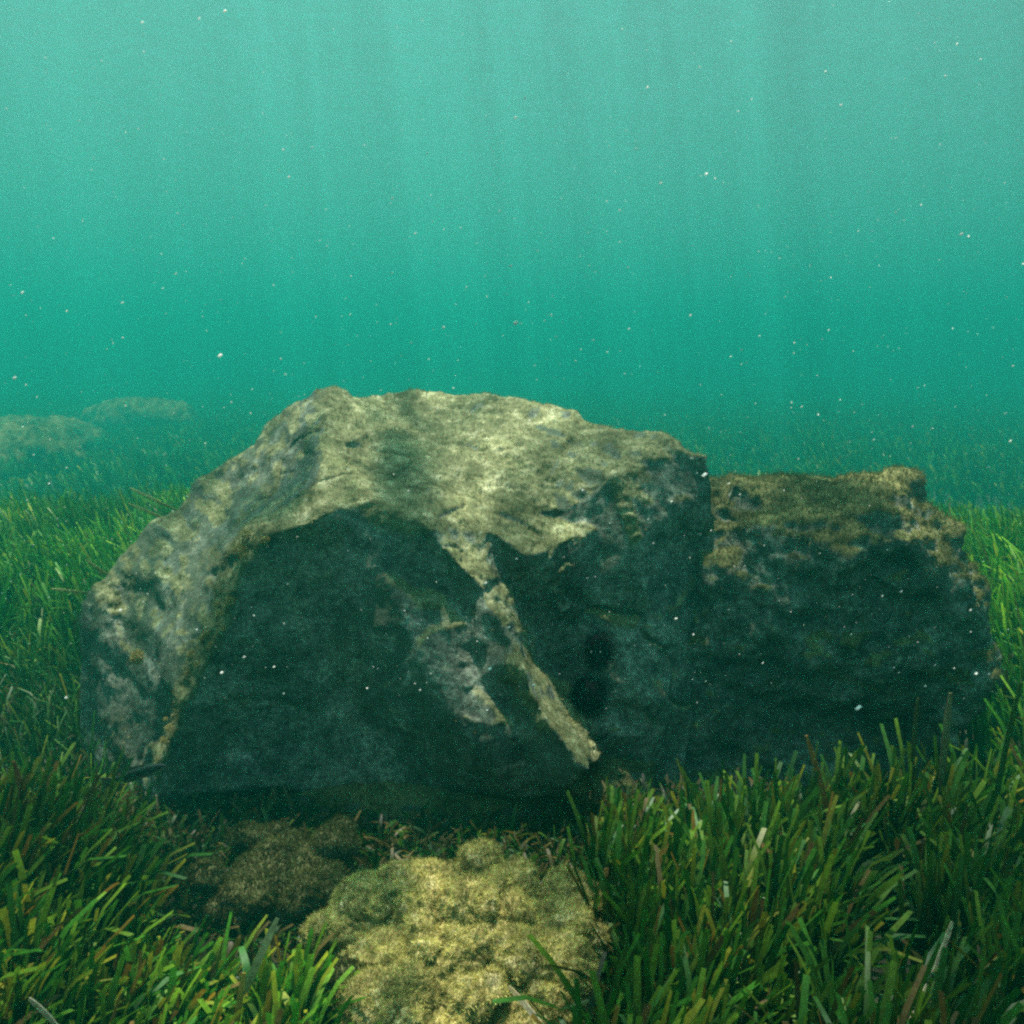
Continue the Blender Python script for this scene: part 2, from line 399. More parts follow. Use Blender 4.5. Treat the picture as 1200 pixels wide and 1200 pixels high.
strat = V @ np.array((0.55, 0.25, 0.8)) ; strat = perlin(np.stack([V[:, 0] * 3, V[:, 1] * 3, strat * 26], 1), 5)
V = V + Nn * (strat * 0.004 * sstep(-0.2, 0.3, nz0))[:, None]
ck = fbm(V + 0.06 * np.stack([fbm(V, 6, 2, 70), fbm(V, 6, 2, 72), fbm(V, 6, 2, 74)], 1), 3.6, 2, 8)
ckm = sstep(0.0, 0.25, fbm(V, 2.3, 2, 12))
V = V - Nn * (0.014 * np.exp(-(ck / 0.012) ** 2) * ckm)[:, None]
ck2 = fbm(V, 7.0, 2, 14); V = V - Nn * (0.005 * np.exp(-(ck2 / 0.02) ** 2) * sstep(0, .3, fbm(V, 3.1, 2, 16)))[:, None]
put_v(me, V); V, Nn = get_vn(me)
rl = np.minimum(poly_dist(V, [W[k] for k in 'n r1 r2 r3 r4 r5'.split()]), poly_dist(V, [W[k] for k in 'd3 d4'.split()]) * 1.6)
rl = np.minimum(rl, poly_dist(V, [W['b9'], W['b8']]) * 3.5)
rl = np.minimum(rl, poly_dist(V, [W['b1'], W['b2']]) * 1.5)
left = sstep(-0.25, -0.05, V[:, 0] + 0.38)  # 0 on the left flank
crust = sstep(0.18, 0.62, Nn[:, 2] + 0.28 * fbm(V, 9, 4, 20)) * 0.85
crust = np.maximum(crust, sstep(0.085, 0.02, rl + 0.03 * fbm(V, 14, 3, 24)) * sstep(-0.35, 0.15, Nn[:, 2] - 0.6 * Nn[:, 0] + 0.3 * fbm(V, 18, 2, 27)))
flank = sstep(-0.2, -0.6, Nn[:, 0]) * sstep(0.1, 0.5, V[:, 2] + 0.15 * fbm(V, 6, 3, 29)) * sstep(-0.1, 0.2, fbm(V * np.array((1, 1, .35)), 16, 3, 31))
crust = np.maximum(crust, flank * 0.8)
crust = crust * (1 - 0.62 * sstep(-0.12, -0.45, Nn[:, 0]) * sstep(0.06, 0.14, rl) * (0.5 + 0.9 * sstep(-.2, .3, run)))  # crust thinned on the left-facing side to dim it
lump = fbm(V, 34, 3, 33, ridged=True); lump2 = fbm(V, 80, 3, 36)
rg = np.clip(0.55 + 0.9 * fbm(V, 6, 2, 44), 0.12, 1.3)
dsp = crust * rg * (0.010 * lump + 0.006 * lump2) + (1 - crust) * (0.0045 * fbm(V, 22, 5, 38, 0.6))
V = V + Nn * dsp[:, None]; put_v(me, V)
flank_dim = sstep(-0.12, -0.45, Nn[:, 0]) * sstep(-0.5, 0.3, fbm(V * np.array((1, 1, .4)), 9, 3, 46))  # weaker light on the left flank, put into the stone's colour
set_col(me, np.stack([crust, lump * .5 + .5, flank_dim * .95], 1)); me.materials.clear(); me.materials.append(M_ROCK)
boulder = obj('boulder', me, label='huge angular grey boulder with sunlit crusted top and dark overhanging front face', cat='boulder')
P, Nf = sample_surface(me, np.clip(crust - .25, 0.05, 1) * sstep(-.1, .5, lump), 50000)
Vf, Ff, Cf = fuzz(P, Nf, 0.003, 0.009, 0.0007, np.array((0.12, 0.115, 0.04)), np.array((0.32, 0.29, 0.13)))
obj('algae_turf', make_mesh('algae_turf', Vf, Ff, M_FUZZ, False, Cf), boulder, kind='stuff')

def tuft(name, loc, nrm, rad, n, c0, c1, parent=None, **kw):
    """a puff of branching algae on a small lumpy core"""
    q = rng.normal(size=(n, 3)); q /= np.linalg.norm(q, axis=1)[:, None]
    q = q[q @ nrm > -0.3]; P = loc + q * rad * (0.55 + 0.35 * rng.random(len(q))[:, None])
    Vt, Ft, Ct = fuzz(P, q, rad * .25, rad * .6, rad * .05, c0, c1)
    return obj(name, make_mesh(name, Vt, Ft, M_FUZZ, False, Ct), parent, **kw)
tuft('algae_tuft', px(162, 770, 1.575), np.array((-.5, -.8, .2)), 0.014, 900, np.array((.3, .22, .06)), np.array((.55, .45, .18)), boulder)

line = [W[k] for k in 'r1 r2 r3 r4 r5'.split()]
for k in range(22):                                   # crinkled tufts along the left ridge
    i_ = rng.integers(0, 4); t_ = rng.random(); q = line[i_] * (1 - t_) + line[i_ + 1] * t_ + np.array((rng.uniform(-.045, .006), -0.006, rng.uniform(-.01, .01)))
    q[1] += max(0.0, -(q[0] - (line[i_] * (1 - t_) + line[i_ + 1] * t_)[0])) * 0.9
    tuft('algae_tuft', q, np.array((-.4, -.6, .6)), rng.uniform(.005, .012), 420, np.array((.22, .18, .05)), np.array((.5, .43, .18)), boulder)

# second boulder, rounder, mossy
R = dict(a0=(795, 935, 1.72), a1=(800, 800, 1.74), a2=(806, 640, 1.78), a3=(826, 574, 1.80), a4=(870, 563, 1.80), a5=(940, 559, 1.80), a6=(990, 572, 1.78), a7=(1055, 566, 1.76),
 a8=(1086, 588, 1.74), a9=(1117, 626, 1.72), a10=(1134, 662, 1.71), a11=(1157, 694, 1.71), a12=(1161, 745, 1.70), a13=(1160, 785, 1.70), a14=(1140, 832, 1.69), a15=(1110, 880, 1.66), a16=(1080, 940, 1.68), a17=(940, 945, 1.66),
 i1=(880, 622, 1.69), i2=(850, 660, 1.71), i3=(930, 640, 1.64), i4=(1000, 600, 1.62), i5=(1070, 610, 1.61), i6=(1000, 660, 1.565), i7=(1060, 700, 1.56), i8=(1100, 690, 1.60), i9=(900, 740, 1.65), i10=(990, 760, 1.57),
 i11=(1080, 780, 1.585), i12=(1125, 760, 1.64), i13=(900, 840, 1.67), i14=(990, 850, 1.64), i15=(1070, 850, 1.66), i16=(850, 800, 1.69), i17=(930, 600, 1.68), i18=(1110, 650, 1.62))
me = carve(R, ['a%d' % k for k in range(18)], [], 0.5, 0.005, 60)
V, Nn = get_vn(me); 
for _ in range(2):
    V = V + Nn * (fbm(V, 5.0, 3, 101) * 0.042 + fbm(V, 12, 3, 105) * 0.018)[:, None]; put_v(me, V); V, Nn = get_vn(me)
crust = sstep(0.1, 0.8, Nn[:, 2] + 0.3 * fbm(V, 10, 4, 110)) * .9
lump = fbm(V, 26, 4, 115, ridged=True)
V = V + Nn * (crust * (0.012 * lump) + 0.006 * fbm(V, 30, 4, 118))[:, None]; put_v(me, V)
set_col(me, np.stack([crust, crust * 0, crust * 0], 1)); me.materials.clear(); me.materials.append(M_ROCK2)
boulder2 = obj('boulder', me, label='rounded dark mossy boulder behind the right-hand seagrass, beside the huge angular one', cat='boulder')
P, Nf = sample_surface(me, np.clip(crust, 0.06, 1), 45000)
Vf, Ff, Cf = fuzz(P, Nf, 0.005, 0.014, 0.0007, np.array((0.06, 0.062, 0.022)), np.array((0.20, 0.185, 0.065)))
obj('algae_turf', make_mesh('algae_turf', Vf, Ff, M_FUZZ, False, Cf), boulder2, kind='stuff')

def mound(name, cx, cy, rx, ry, h, z0, mat_, seed, vox, amp, fr, label, crust_lo=0.0, nf=0, fl=(0.005, 0.012), fc=None, fw=0.0007, flat=0.6, cat='rock', lumps=()):
    """lumpy low rock: a squashed superellipsoid, remeshed and displaced"""
    bm = bmesh.new(); bmesh.ops.create_icosphere(bm, subdivisions=4, radius=1)
    Vb = np.array([v.co for v in bm.verts]); Fb = [[v.index for v in f.verts] for f in bm.faces]; bm.free()
    Vb0 = Vb.copy(); F0 = [list(f) for f in Fb]
    d = np.abs(Vb); Vb = Vb / ((d ** 2.6).sum(1) ** (1 / 2.6))[:, None]
    z0 = z0 + (seabed_z(np.array([cx]), np.array([cy]))[0] if cy > 3 else 0)
    Vb = Vb * np.array((rx, ry, h)) + np.array((cx, cy, z0))
    if lumps:
        U = Vb0; Vb, Fb = [Vb], list(Fb)
        for i_, (lx, ly, lz, lr) in enumerate(lumps):
            o_ = (i_ + 1) * len(U); Vb.append(U * lr * np.array((1, 1, .8)) + np.array((lx, ly, lz))); Fb += [[q + o_ for q in f] for f in F0]
        Vb = np.concatenate(Vb)
    me = remeshed(Vb, Fb, vox, 10 if lumps else 0); V, Nn = get_vn(me)
    V = V + Nn * (fbm(V, fr, 3, seed) * amp)[:, None]; put_v(me, V); V, Nn = get_vn(me)
    V = V + Nn * (fbm(V, fr * 3, 3, seed + 5, ridged=True) * amp * flat)[:, None]; put_v(me, V); V, Nn = get_vn(me)
    cr = sstep(crust_lo, crust_lo + 0.5, Nn[:, 2] + 0.35 * fbm(V, fr * 2.2, 3, seed + 9))
    V = V + Nn * (fbm(V, fr * 9, 3, seed + 12) * amp * 0.25)[:, None]; put_v(me, V)
    set_col(me, np.stack([cr, cr * 0, cr * 0], 1)); me.materials.clear(); me.materials.append(mat_)
    o = obj(name, me, label=label, cat=cat)
    if nf:
        P, Nf = sample_surface(me, np.clip(cr, .15, 1) * sstep(z0 - h * .6, z0, V[:, 2]), nf)
        cn = fbm(P, fr * 2.5, 2, seed + 20)[:, None]
        Vf, Ff, Cf = fuzz(P, Nf, fl[0], fl[1], fw, fc[0], fc[1])
        Cf = Cf * np.repeat(np.clip(1 + cn * 1.4, .35, 1.8), 5, 0)
        obj('algae_turf', make_mesh('algae_turf', Vf, Ff, M_FUZZ, False, Cf), o, kind='stuff')
    return o

YB = (np.array((0.21, 0.18, 0.035)), np.array((0.66, 0.58, 0.19)))
OL = (np.array((0.045, 0.05, 0.016)), np.array((0.12, 0.115, 0.035)))
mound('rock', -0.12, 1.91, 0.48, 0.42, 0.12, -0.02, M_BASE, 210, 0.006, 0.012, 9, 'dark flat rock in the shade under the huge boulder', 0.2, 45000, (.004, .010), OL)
r0 = np.random.default_rng(12)
lumps = []
for k in range(58):
    a_, d_ = r0.uniform(0, 2 * math.pi), math.sqrt(r0.random())
    yy = 1.07 + 0.135 * d_ * math.sin(a_)
    lumps.append((-0.08 + 0.195 * d_ * math.cos(a_), yy, 0.122 - 0.05 * d_ ** 2 + 0.16 * (yy - 1.08) + r0.uniform(-.028, .012), r0.uniform(.014, .042)))
mound('rock', -0.08, 1.085, 0.165, 0.13, 0.085, 0.02, M_ALGAROCK, 230, 0.003, 0.013, 22, 'sunlit rock overgrown with fuzzy yellow-brown algae at the bottom centre', -0.2, 200000, (.003, .008), YB, 0.00034, 0.9, lumps=lumps)
lumps = [(-0.37 + r0.uniform(-.10, .10), 1.27 + r0.uniform(-.09, .09), 0.055 + r0.uniform(-.03, .02), r0.uniform(.012, .03)) for k in range(26)]
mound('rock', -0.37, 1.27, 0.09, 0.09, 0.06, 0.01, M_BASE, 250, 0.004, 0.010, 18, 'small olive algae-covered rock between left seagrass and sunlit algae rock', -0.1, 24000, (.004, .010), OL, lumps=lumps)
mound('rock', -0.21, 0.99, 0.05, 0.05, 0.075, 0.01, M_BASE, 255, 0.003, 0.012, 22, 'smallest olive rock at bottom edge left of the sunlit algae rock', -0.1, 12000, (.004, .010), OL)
mound('rock', -7.1, 12.0, 0.95, 0.9, 0.62, 0.0, M_ROCK2, 270, 0.06, 0.17, 1.6, 'pale hazy rock at the left edge, nearest of the three far rocks', 0.0)
mound('rock', -8.4, 15.0, 1.2, 1.0, 0.48, 0.0, M_ROCK2, 280, 0.07, 0.18, 1.5, 'pale hazy low rock just behind the left-edge rock', 0.0)
mound('rock', -8.2, 19.0, 1.2, 0.9, 0.72, 0.0, M_ROCK2, 290, 0.07, 0.18, 1.4, 'faint farthest rock nearly lost in green water, left of the boulder', 0.0)

# ------------------------------------------------------------------ seagrass
def blades(P, L, Wd, lean, az, face, curl, colb, colt, seg=5, tipr=0.7):
    """strap leaves. P roots (n,3); lean: tilt of the tip in radians; az: direction of lean; face: blade facing; curl: extra bend"""
    n = len(P); t = np.linspace(0, 1, seg + 1)
    ang = lean[:, None] * (0.25 + 0.75 * t[None]) + curl[:, None] * t[None] ** 3
    ds = (L / seg)[:, None]
    hx = np.concatenate([np.zeros((n, 1)), np.cumsum(np.sin((ang[:, 1:] + ang[:, :-1]) / 2) * ds, 1)], 1)
    hz = np.concatenate([np.zeros((n, 1)), np.cumsum(np.cos((ang[:, 1:] + ang[:, :-1]) / 2) * ds, 1)], 1)
    cx, sx = np.cos(az)[:, None], np.sin(az)[:, None]
    C = np.stack([P[:, 0:1] + hx * cx, P[:, 1:2] + hx * sx, P[:, 2:3] + hz], 2)
    tw = face[:, None] + rng.normal(size=(n, 1)) * 0.8 * t[None]
    side = np.stack([np.cos(tw), np.sin(tw), np.zeros_like(tw)], 2)
    wprof = np.where(t < 0.999, 0.8 + 0.25 * np.sin(np.pi * np.clip(t * 1.1, 0, 1)), tipr)
    hw = (Wd[:, None] * wprof[None] / 2)[:, :, None]
    V = np.stack([C - side * hw, C + side * hw], 2).reshape(-1, 3)
    base = np.arange(n)[:, None] * (2 * (seg + 1))
    F = np.concatenate([base + [2 * k, 2 * k + 1, 2 * k + 3, 2 * k + 2] for k in range(seg)])
    tt = sstep(0.6, 1.0, t)[None, :, None]; lo = (0.55 + 0.45 * t)[None, :, None]
    col = (colb[:, None] * (1 - tt) + colt[:, None] * tt)
    col = np.repeat(col, 2, 1).reshape(-1, 3)
    return V, F, col

GREEN = np.array([(0.014, 0.075, 0.007), (0.026, 0.12, 0.010), (0.012, 0.065, 0.010), (0.05, 0.15, 0.012), (0.022, 0.07, 0.014)])
TIP = np.array([(0.05, 0.20, 0.010), (0.17, 0.32, 0.018), (0.32, 0.34, 0.02), (0.27, 0.15, 0.015), (0.12, 0.075, 0.015)])  # real yellow and brown ends, brightened in colour to look sunlit
def grass(name, pts, hmean, width, label, seg, flow_az, lean0, bright=1.0, tipw=(0.55, 0.27, 0.10, 0.05, 0.03), hscale=None, wild=0.9, dead=0.02, shoot=1):
    n = len(pts); z = seabed_z(pts[:, 0], pts[:, 1]) - 0.01
    P = np.column_stack([pts, z])
    L = hmean * rng.uniform(0.55, 1.25, n)
    if hscale is not None: L = L * hscale
    q = np.column_stack([pts * 1.4, np.zeros(n)])
    each = lambda a, b: np.repeat(rng.normal(size=n // shoot), shoot) * a + rng.normal(size=n) * b
    az = flow_az + fbm(q, 1.0, 2, 300) * 1.6 + each(wild * .8, wild * .45)
    lean = np.abs(lean0 + fbm(q, 1.6, 2, 305) * 0.35 + each(0.17 * wild, 0.16 * wild))
    curl = rng.exponential(0.5, n)
    ci = rng.integers(0, len(GREEN), n); ti = rng.choice(5, n, p=tipw)
    cb = GREEN[ci] * bright * rng.uniform(.75, 1.3, n)[:, None]; ct = TIP[ti] * bright * rng.uniform(.7, 1.3, n)[:, None]
    dd = rng.random(n) < dead; cb[dd] = np.array((.06, .05, .014)); ct[dd] = np.array((.11, .075, .02))
    pv_ = np.clip(1 + 1.5 * fbm(q, 1.1, 3, 320), .35, 2.0)[:, None]; cb = cb * pv_; ct = ct * pv_
    Wd = width * rng.uniform(0.7, 1.2, n)
    V, F, C = blades(P, L, Wd, lean, az, rng.random(n) * np.pi * 2, curl, cb, ct, seg)
    return obj(name, make_mesh(name, V, F, M_LEAF, True, C), label=label, cat='seagrass', kind='stuff')

def scatter(n, x0, x1, y0, y1): return np.column_stack([rng.uniform(x0, x1, n), rng.uniform(y0, y1, n)])
def clump(p, k, sp):     # k leaves from each shoot
    return np.repeat(p, k, 0) + rng.normal(size=(len(p) * k, 2)) * sp

# near right bed
p = scatter(6500, 0.02, 1.5, 0.45, 1.48); edge = 0.115 * p[:, 1] + 0.05 * perlin(np.column_stack([p * 6, p[:, 0] * 0]), 400)
bk = 1.31 + 0.08 * sstep(0.75, 0.95, p[:, 0]); p = p[(p[:, 0] > edge) & (p[:, 1] < bk)]
gp = fbm(np.column_stack([p, p[:, 0] * 0]), 5.0, 2, 420); p = p[gp > -0.22]
p = clump(p, 4, 0.005); hs = 0.75 + 0.25 * sstep(0.1, 0.35, p[:, 0] - 0.1) + 0.3 * fbm(np.column_stack([p, p[:, 0] * 0]), 5.0, 2, 420)
grass('seagrass_bed', p, 0.235, 0.0088, 'dark green seagrass bed filling the lower right corner', 6, 0.3, 0.32, 0.50, (0.48, 0.36, 0.10, 0.04, 0.02), hscale=hs * (1 - 0.10 * sstep(1.1, 1.3, p[:, 1])), wild=1.2, shoot=4)
# near left bed
p = scatter(3600, -1.3, -0.1, 0.45, 1.2)
p = p[(p[:, 0] < -0.255 * p[:, 1] - 0.30 * np.clip(p[:, 1] - 0.85, 0, 1) + 0.03 * perlin(np.column_stack([p * 6, p[:, 0] * 0]), 401))]
p = p[p[:, 1] < 1.0 + 0.2 * sstep(-0.45, -0.62, p[:, 0])]
gp = fbm(np.column_stack([p, p[:, 0] * 0]), 5.0, 2, 421); p = p[gp > -0.25]
p = clump(p, 4, 0.005); hs = 0.28 * fbm(np.column_stack([p, p[:, 0] * 0]), 5.0, 2, 421) + 1.05 - 0.48 * sstep(-0.72, -0.42, p[:, 0])
grass('seagrass_bed', p, 0.23, 0.0095, 'bright green seagrass bed with yellow tips in the lower left corner', 6, 0.4, 0.36, 0.92, (0.32, 0.36, 0.20, 0.10, 0.02), hscale=hs, wild=1.2, shoot=4)
# sparse low growth beside the left flank of the boulder
p = scatter(4600, -2.2, -0.65, 1.3, 2.4); p = p[p[:, 0] < -0.50 * p[:, 1] - 0.01]
grass('seagrass_bed', p, 0.17, 0.005, 'sparse dim seagrass on dark ground left of the huge boulder', 5, 2.6, 0.6, 0.7)
# fallen leaves and stubble on the bare ground round the rocks
p = np.concatenate([scatter(8500, -0.85, 0.25, 0.75, 1.62), scatter(2600, -1.4, -0.6, 1.25, 2.2), scatter(2500, 0.1, 0.95, 1.2, 1.6)])
grass('leaf_litter', p, 0.07, 0.007, 'dark fallen leaves littering the ground between the beds and rocks', 4, 0.0, 1.15, 0.4, (0.4, 0.2, 0.05, 0.1, 0.25), wild=2.0, dead=0.4)
# meadow behind
def behind(p):
    k = ~((np.abs(p[:, 0] + 0.10) < 0.95) & (p[:, 1] < 2.75) & (p[:, 0] < 0.45)) & ~((p[:, 0] > 0.2) & (p[:, 0] < 0.98) & (p[:, 1] < 2.35))
    for cx, cy, r in ((-7.1, 12.0, .9), (-8.4, 15.0, 1.0), (-8.2, 19.0, 1.1)): k &= np.hypot(p[:, 0] - cx, p[:, 1] - cy) > r
    return k
def fan(n, y0, y1, m):
    y = np.sqrt(rng.uniform(y0 ** 2, y1 ** 2, n)); return np.column_stack([rng.uniform(-1, 1, n) * (0.62 * y + m), y])
p = fan(30000, 1.45, 5.5, 1.0); p = p[behind(p) & ((p[:, 1] > 2.25) | (p[:, 0] > 0.9))]; p = clump(p, 2, 0.008)
hs = 0.85 + 0.35 * fbm(np.column_stack([p, p[:, 0] * 0]), 0.9, 2, 410)
grass('seagrass_meadow', p, 0.34, 0.0085, 'bright green seagrass meadow stretching behind the boulders', 5, 2.9, 0.35, 1.25, (0.6, 0.33, 0.07, 0, 0), hscale=hs)
p = fan(150000, 5.5, 45, 1.5); p = p[behind(p)]
hs = 0.85 + 0.4 * fbm(np.column_stack([p, p[:, 0] * 0]), 0.6, 2, 411)
grass('seagrass_meadow', p, 0.36, 0.034, 'hazy far seagrass meadow fading into green water', 3, 2.9, 0.35, 0.9, (0.6, 0.3, 0.1, 0, 0), hscale=hs)

# single blades that stand out
def blade(root, tip, width, c0, c1, label, bow=0.03, face=0.0, seg=10, ragged=0.0, thick=0.0006):
    root, tip = np.array(root, float), np.array(tip, float); t = np.linspace(0, 1, seg + 1)
    C = root + (tip - root) * t[:, None]; C[:, 0] += bow * np.sin(t * math.pi)
    d = tip - root; d /= np.linalg.norm(d)
    view = np.array((math.sin(face), -math.cos(face), 0.0)); side = np.cross(d, view); side /= np.linalg.norm(side); nrm = np.cross(side, d)
    w_ = width * (0.8 + 0.2 * np.sin(t * 3)) * (1 + ragged * rng.normal(size=seg + 1)); w_[-1] *= 0.55
    L_ = C - side * (w_ / 2)[:, None]; R_ = C + side * (w_ / 2)[:, None]
    V = np.concatenate([np.stack([L_ + nrm * thick, R_ + nrm * thick, R_ - nrm * thick, L_ - nrm * thick], 1).reshape(-1, 3)])
    F = [[4 * k + a, 4 * k + (a + 1) % 4, 4 * k + 4 + (a + 1) % 4, 4 * k + 4 + a] for k in range(seg) for a in range(4)]
    F += [[0, 3, 2, 1], [4 * seg, 4 * seg + 1, 4 * seg + 2, 4 * seg + 3]]
    tt = sstep(0.3, 1.0, np.repeat(t, 4))[:, None]; col = np.array(c0) * (1 - tt) + np.array(c1) * tt
    return obj('seagrass_blade', make_mesh('seagrass_blade', V, F, M_LEAF, False, col), label=label, cat='seagrass blade')
G0, PALE, BROWN = (0.04, 0.10, 0.015), (0.55, 0.48, 0.33), (0.30, 0.20, 0.08)
def standing(x, y_tip, Y, x_root=None, **k):
    tip = px(x, y_tip, Y); r = px(x_root if x_root is not None else x + 5, y_tip, Y); root = (r[0], Y + k.pop('dy', 0.0), 0.0)
    return root, tip
blade(px(1058, 1215, .80), px(1116, 1080, .86), 0.0065, PALE, (0.45, 0.38, 0.22), 'ragged bleached white dead blade slanting up in the lower right seagrass', 0.004, ragged=.18)
blade(px(640, 1210, .88), px(596, 1156, .93), 0.0075, PALE, (0.5, 0.4, 0.2), 'short whitish dead blade lying on the sunlit algae rock', 0.002, ragged=.12)
blade(px(75, 1215, .80), px(34, 1170, .83), 0.0075, (0.4, 0.33, 0.2), PALE, 'white dead blade at the bottom left corner among seagrass', 0.003, ragged=.12)
r_, t_ = standing(1114, 812, 1.22, 1135); blade(r_, t_, 0.011, G0, (0.32, 0.27, 0.14), 'tall upright blade with pale brown tip against the mossy boulder', -0.012)
r_, t_ = standing(1076, 818, 1.25, 1095); blade(r_, t_, 0.007, G0, (0.12, 0.12, 0.04), 'thinner tall green blade left of the brown-tipped upright one', -0.01)
r_, t_ = standing(945, 862, 1.20, 1000); blade(r_, t_, 0.009, (0.22, 0.13, 0.03), (0.40, 0.20, 0.05), 'orange-brown blade leaning left in front of the mossy boulder', 0.012)
r_, t_ = standing(1196, 800, 1.15, 1180); blade(r_, t_, 0.009, G0, (0.10, 0.16, 0.03), 'tall green blade at the right edge of the seagrass bed', -0.01)
r_, t_ = standing(16, 892, 1.15, 40); blade(r_, t_, 0.011, (0.16, 0.13, 0.02), (0.36, 0.13, 0.04), 'rust-tipped blade at the left edge, highest of the left bed', 0.006)
r_, t_ = standing(325, 1076, 0.98, 255, dy=-0.08); blade(r_, t_, 0.010, G0, (0.16, 0.22, 0.10), 'long straight green blade pointing right toward the sunlit algae rock', 0.0)
r_, t_ = standing(286, 1140, 0.90, 262, dy=-0.02); blade(r_, t_, 0.008, (0.25, 0.16, 0.03), (0.55, 0.34, 0.07), 'orange yellow blade under the long straight green one', 0.0)
for (x0, y0, x1, y1, Y, lab) in ((232, 610, 152, 572, 2.15, 'pale straw blade sticking out highest behind the boulder\'s left shoulder'),
                                 (235, 625, 150, 590, 2.1, 'pale straw blade second highest behind the boulder\'s left shoulder'),
                                 (150, 690, 100, 656, 1.86, 'pale arching blade poking out above the boulder\'s left edge'),
                                 (140, 700, 60, 690, 1.84, 'thin pale blade reaching left from the boulder\'s left edge')):
    blade(px(x0, y0, Y + .05), px(x1, y1, Y), 0.006, (0.2, 0.24, 0.08), (0.45, 0.45, 0.22), lab, 0.0)

# ------------------------------------------------------------------ sea urchins
def urchin(center, nrm, rad, spine, sq, label):
    nrm = np.array(nrm, float); nrm /= np.linalg.norm(nrm)
    e = bpy.data.objects.new('sea_urchin', None); S.collection.objects.link(e); e.location = center; e.empty_display_size = 0.02
    e['label'] = label; e['category'] = 'sea urchin'; e['group'] = 'black sea urchins on the shaded face'
    bm = bmesh.new(); bmesh.ops.create_icosphere(bm, subdivisions=3, radius=rad)
    for v in bm.verts: v.co = Vector((v.co.x * sq[0], v.co.y * sq[1], v.co.z * sq[2]))
    me = bpy.data.meshes.new('shell'); bm.to_mesh(me); bm.free(); me.materials.append(M_URCHIN)
    obj('shell', me, e)
    n = 420; q = rng.normal(size=(n, 3)); q /= np.linalg.norm(q, axis=1)[:, None]; q = q[q @ nrm > -0.25]; n = len(q)
    base = q * rad * np.array(sq) * .95; L = spine * rng.uniform(.6, 1.15, n)[:, None]; d = q + rng.normal(size=(n, 3)) * .22
    a = np.cross(d, rng.normal(size=(n, 3))); a /= np.linalg.norm(a, axis=1)[:, None]; b2 = np.cross(d, a); b2 /= np.linalg.norm(b2, axis=1)[:, None]
    r = 0.0009; V = np.stack([base + a * r, base - a * r * .5 + b2 * r * .87, base - a * r * .5 - b2 * r * .87, base + d * L], 1).reshape(-1, 3)
    i = np.arange(n)[:, None] * 4; F = np.concatenate([i + [0, 1, 3], i + [1, 2, 3], i + [2, 0, 3]])
    o = obj('spines', make_mesh('spines', V, F, M_URCHIN, False), e, kind='stuff')
M_URCHIN = plain_material('urchin_black', (0.006, 0.005, 0.006), 0.9, 0.0)
urchin(px(702, 762, 1.637), (0, -1, 0.1), 0.026, 0.019, (0.85, 0.7, 1.3), 'upper, slimmer black sea urchin on the shaded face of the boulder')
urchin(px(690, 814, 1.622), (0, -1, 0), 0.034, 0.022, (1.0, 0.7, 1.05), 'lower, larger black sea urchin on the shaded face of the boulder')

# ------------------------------------------------------------------ fish
def fish(head, tail, label):
    head, tail = Vector(head), Vector(tail); d = (head - tail); L = d.length; xa = d.normalized()
    up = Vector((0, 0, 1)); ya = up.cross(xa).normalized(); za = xa.cross(ya)
    from mathutils import Matrix
    e = bpy.data.objects.new('fish', None); S.collection.objects.link(e)
    Mx = Matrix((xa, ya, za)).transposed().to_4x4(); Mx.translation = tail; e.matrix_world = Mx; e.empty_display_size = 0.02
    e['label'] = label; e['category'] = 'fish'
    prof = [(0.0, .028), (.06, .034), (.18, .052), (.35, .075), (.55, .085), (.72, .08), (.84, .066), (.93, .042), (.985, .016), (1.0, .004)]
    k = 14; V = []; C = []
    for t, r in prof:
        for j in range(k):
            a = 2 * math.pi * j / k; y = math.cos(a) * r * .55 * L; z = math.sin(a) * r * L
            V.append((.16 * L + t * L * .84, y, z)); s = math.sin(a)
            C.append((.30, .30, .22) if s < -.55 else (.10, .085, .05) if s < -.2 else (.02, .022, .018) if s < .5 else (.035, .038, .028))
    F = [[i * k + j, i * k + (j + 1) % k, (i + 1) * k + (j + 1) % k, (i + 1) * k + j] for i in range(len(prof) - 1) for j in range(k)]
    obj('body', make_mesh('body', V, F, M_FISH, True, np.array(C)), e)
    def fin(nm, pts, th=.0006, shift=(0, 0, 0)):
        n = len(pts); V = [(p[0] * L + shift[0], s * th + shift[1], p[1] * L + shift[2]) for s in (1, -1) for p in pts]
        me = bpy.data.meshes.new(nm); me.from_pydata(V, [], [list(range(n)), list(range(2 * n - 1, n - 1, -1))] + [[i, i + n, (i + 1) % n + n, (i + 1) % n] for i in range(n)])
        set_col(me, np.tile((.09, .085, .05), (2 * n, 1))); me.materials.append(M_FISH); obj(nm, me, e)
    fin('tail_fin', [(.19, .025), (.06, .075), (0, .085), (.02, 0), (0, -.085), (.06, -.075), (.19, -.025)])
    fin('dorsal_fin', [(.30, .055), (.33, .09), (.5, .112), (.66, .108), (.74, .085), (.6, .07)])
    fin('anal_fin', [(.30, -.05), (.33, -.085), (.45, -.10), (.52, -.075)])
    fin('pectoral_fin', [(.76, -.01), (.66, -.035), (.63, -.05), (.70, -.045)], shift=(0, -.045 * L, 0))
    for s in (1, -1):
        bm = bmesh.new(); bmesh.ops.create_uvsphere(bm, u_segments=10, v_segments=8, radius=.013 * L)
        me = bpy.data.meshes.new('eye'); bm.to_mesh(me); bm.free(); me.materials.append(M_URCHIN)
        o = obj('eye', me, e); o.location = (.935 * L, s * .025 * L, .014 * L)
M_FISH = leaf_material('fish_skin', 0.0, 0.2, 0.4)
fish(px(195, 897, 1.27), px(120, 918, 1.28), 'small slender dark fish hovering at the foot of the boulder\'s left ridge')

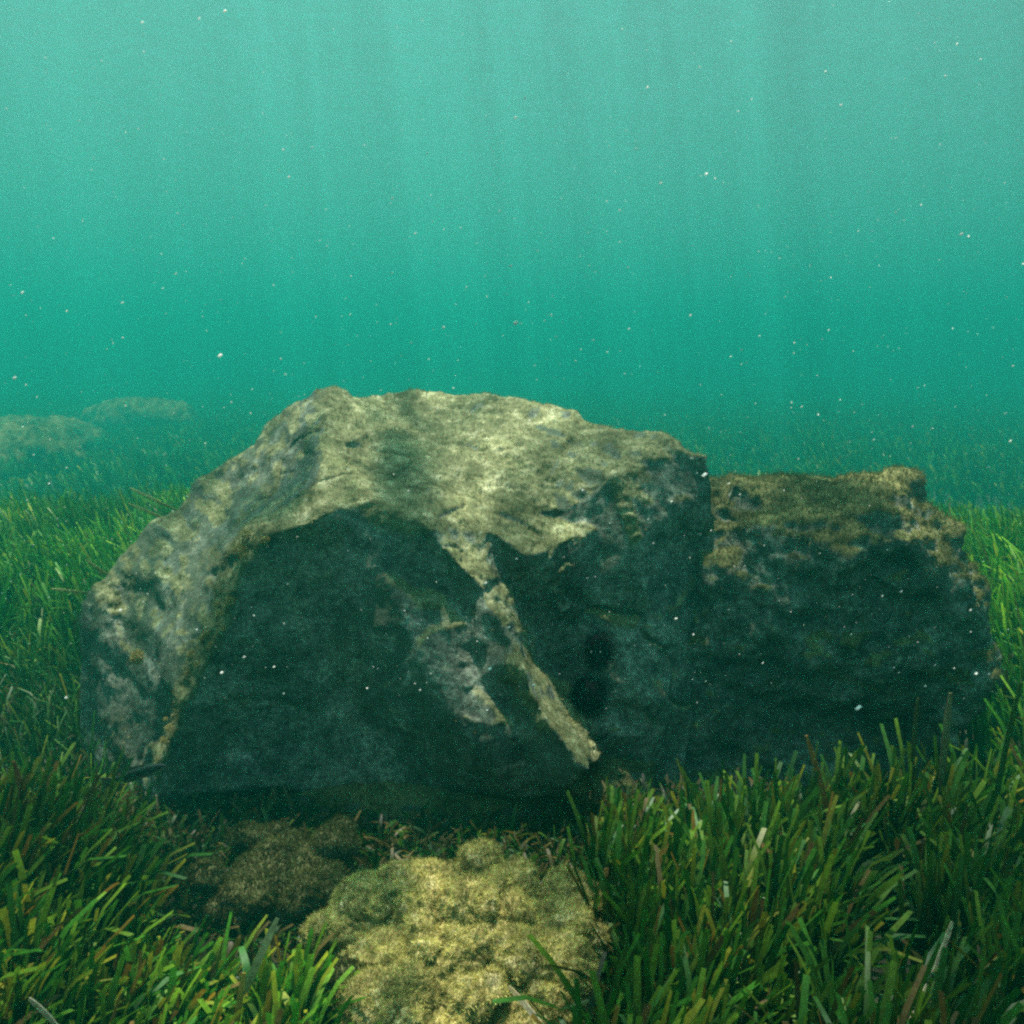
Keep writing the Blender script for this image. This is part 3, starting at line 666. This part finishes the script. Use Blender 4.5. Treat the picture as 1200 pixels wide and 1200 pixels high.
# ------------------------------------------------------------------ drifting specks
n = 2600
y = rng.uniform(0.45, 3.2, n); sx = rng.uniform(-.72, .72, n); c = np.column_stack([sx * y, y, CAM_H + rng.uniform(-.42, .50, n) * y])
rr = 0.00046 * (0.5 + rng.exponential(0.55, n)) * (0.6 + 0.5 * y); rr = np.minimum(rr, 0.0022)
oct_ = np.array([(1, 0, 0), (-1, 0, 0), (0, 1, 0), (0, -1, 0), (0, 0, 1), (0, 0, -1)], float)
of = np.array([(0, 2, 4), (2, 1, 4), (1, 3, 4), (3, 0, 4), (2, 0, 5), (1, 2, 5), (3, 1, 5), (0, 3, 5)])
ax = np.array((0.75, 0.1, 0.6)); V = (oct_[None] * rr[:, None, None])
V = V + (V @ ax)[:, :, None] * ax[None, None] * rng.uniform(0, 1.2, n)[:, None, None] + c[:, None]
F = (np.arange(n)[:, None, None] * 6 + of[None]).reshape(-1, 3)
M_SPECK = leaf_material('speck_white', 0.5, 0.1, 0.6)
obj('drifting_specks', make_mesh('drifting_specks', V.reshape(-1, 3), F, M_SPECK, False, np.tile((0.8, 0.8, 0.75), (n * 6, 1))), label='tiny white specks drifting through the water', cat='specks', kind='stuff')

# ------------------------------------------------------------------ the water itself
m = bpy.data.materials.new('sea_water'); m.use_nodes = True; n = m.node_tree.nodes; n.remove(n['Principled BSDF'])
pv = n.new('ShaderNodeVolumePrincipled'); pv.inputs['Color'].default_value = (0.04, 0.70, 0.55, 1); pv.inputs['Density'].default_value = 0.088
pv.inputs['Anisotropy'].default_value = 0.72
m.node_tree.links.new(pv.outputs[0], n['Material Output'].inputs['Volume'])
x0, x1, y0, y1, z0, z1 = -155, 155, -153, 157, -3.6, WATER_Z + 0.12
V = [(x, y, z) for z in (z0, z1) for y in (y0, y1) for x in (x0, x1)]
F = [(0, 2, 3, 1), (4, 5, 7, 6), (0, 1, 5, 4), (2, 6, 7, 3), (0, 4, 6, 2), (1, 3, 7, 5)]
obj('haze', make_mesh('haze', V, F, m, False), label='green sea water filling the whole view', cat='water', kind='stuff')
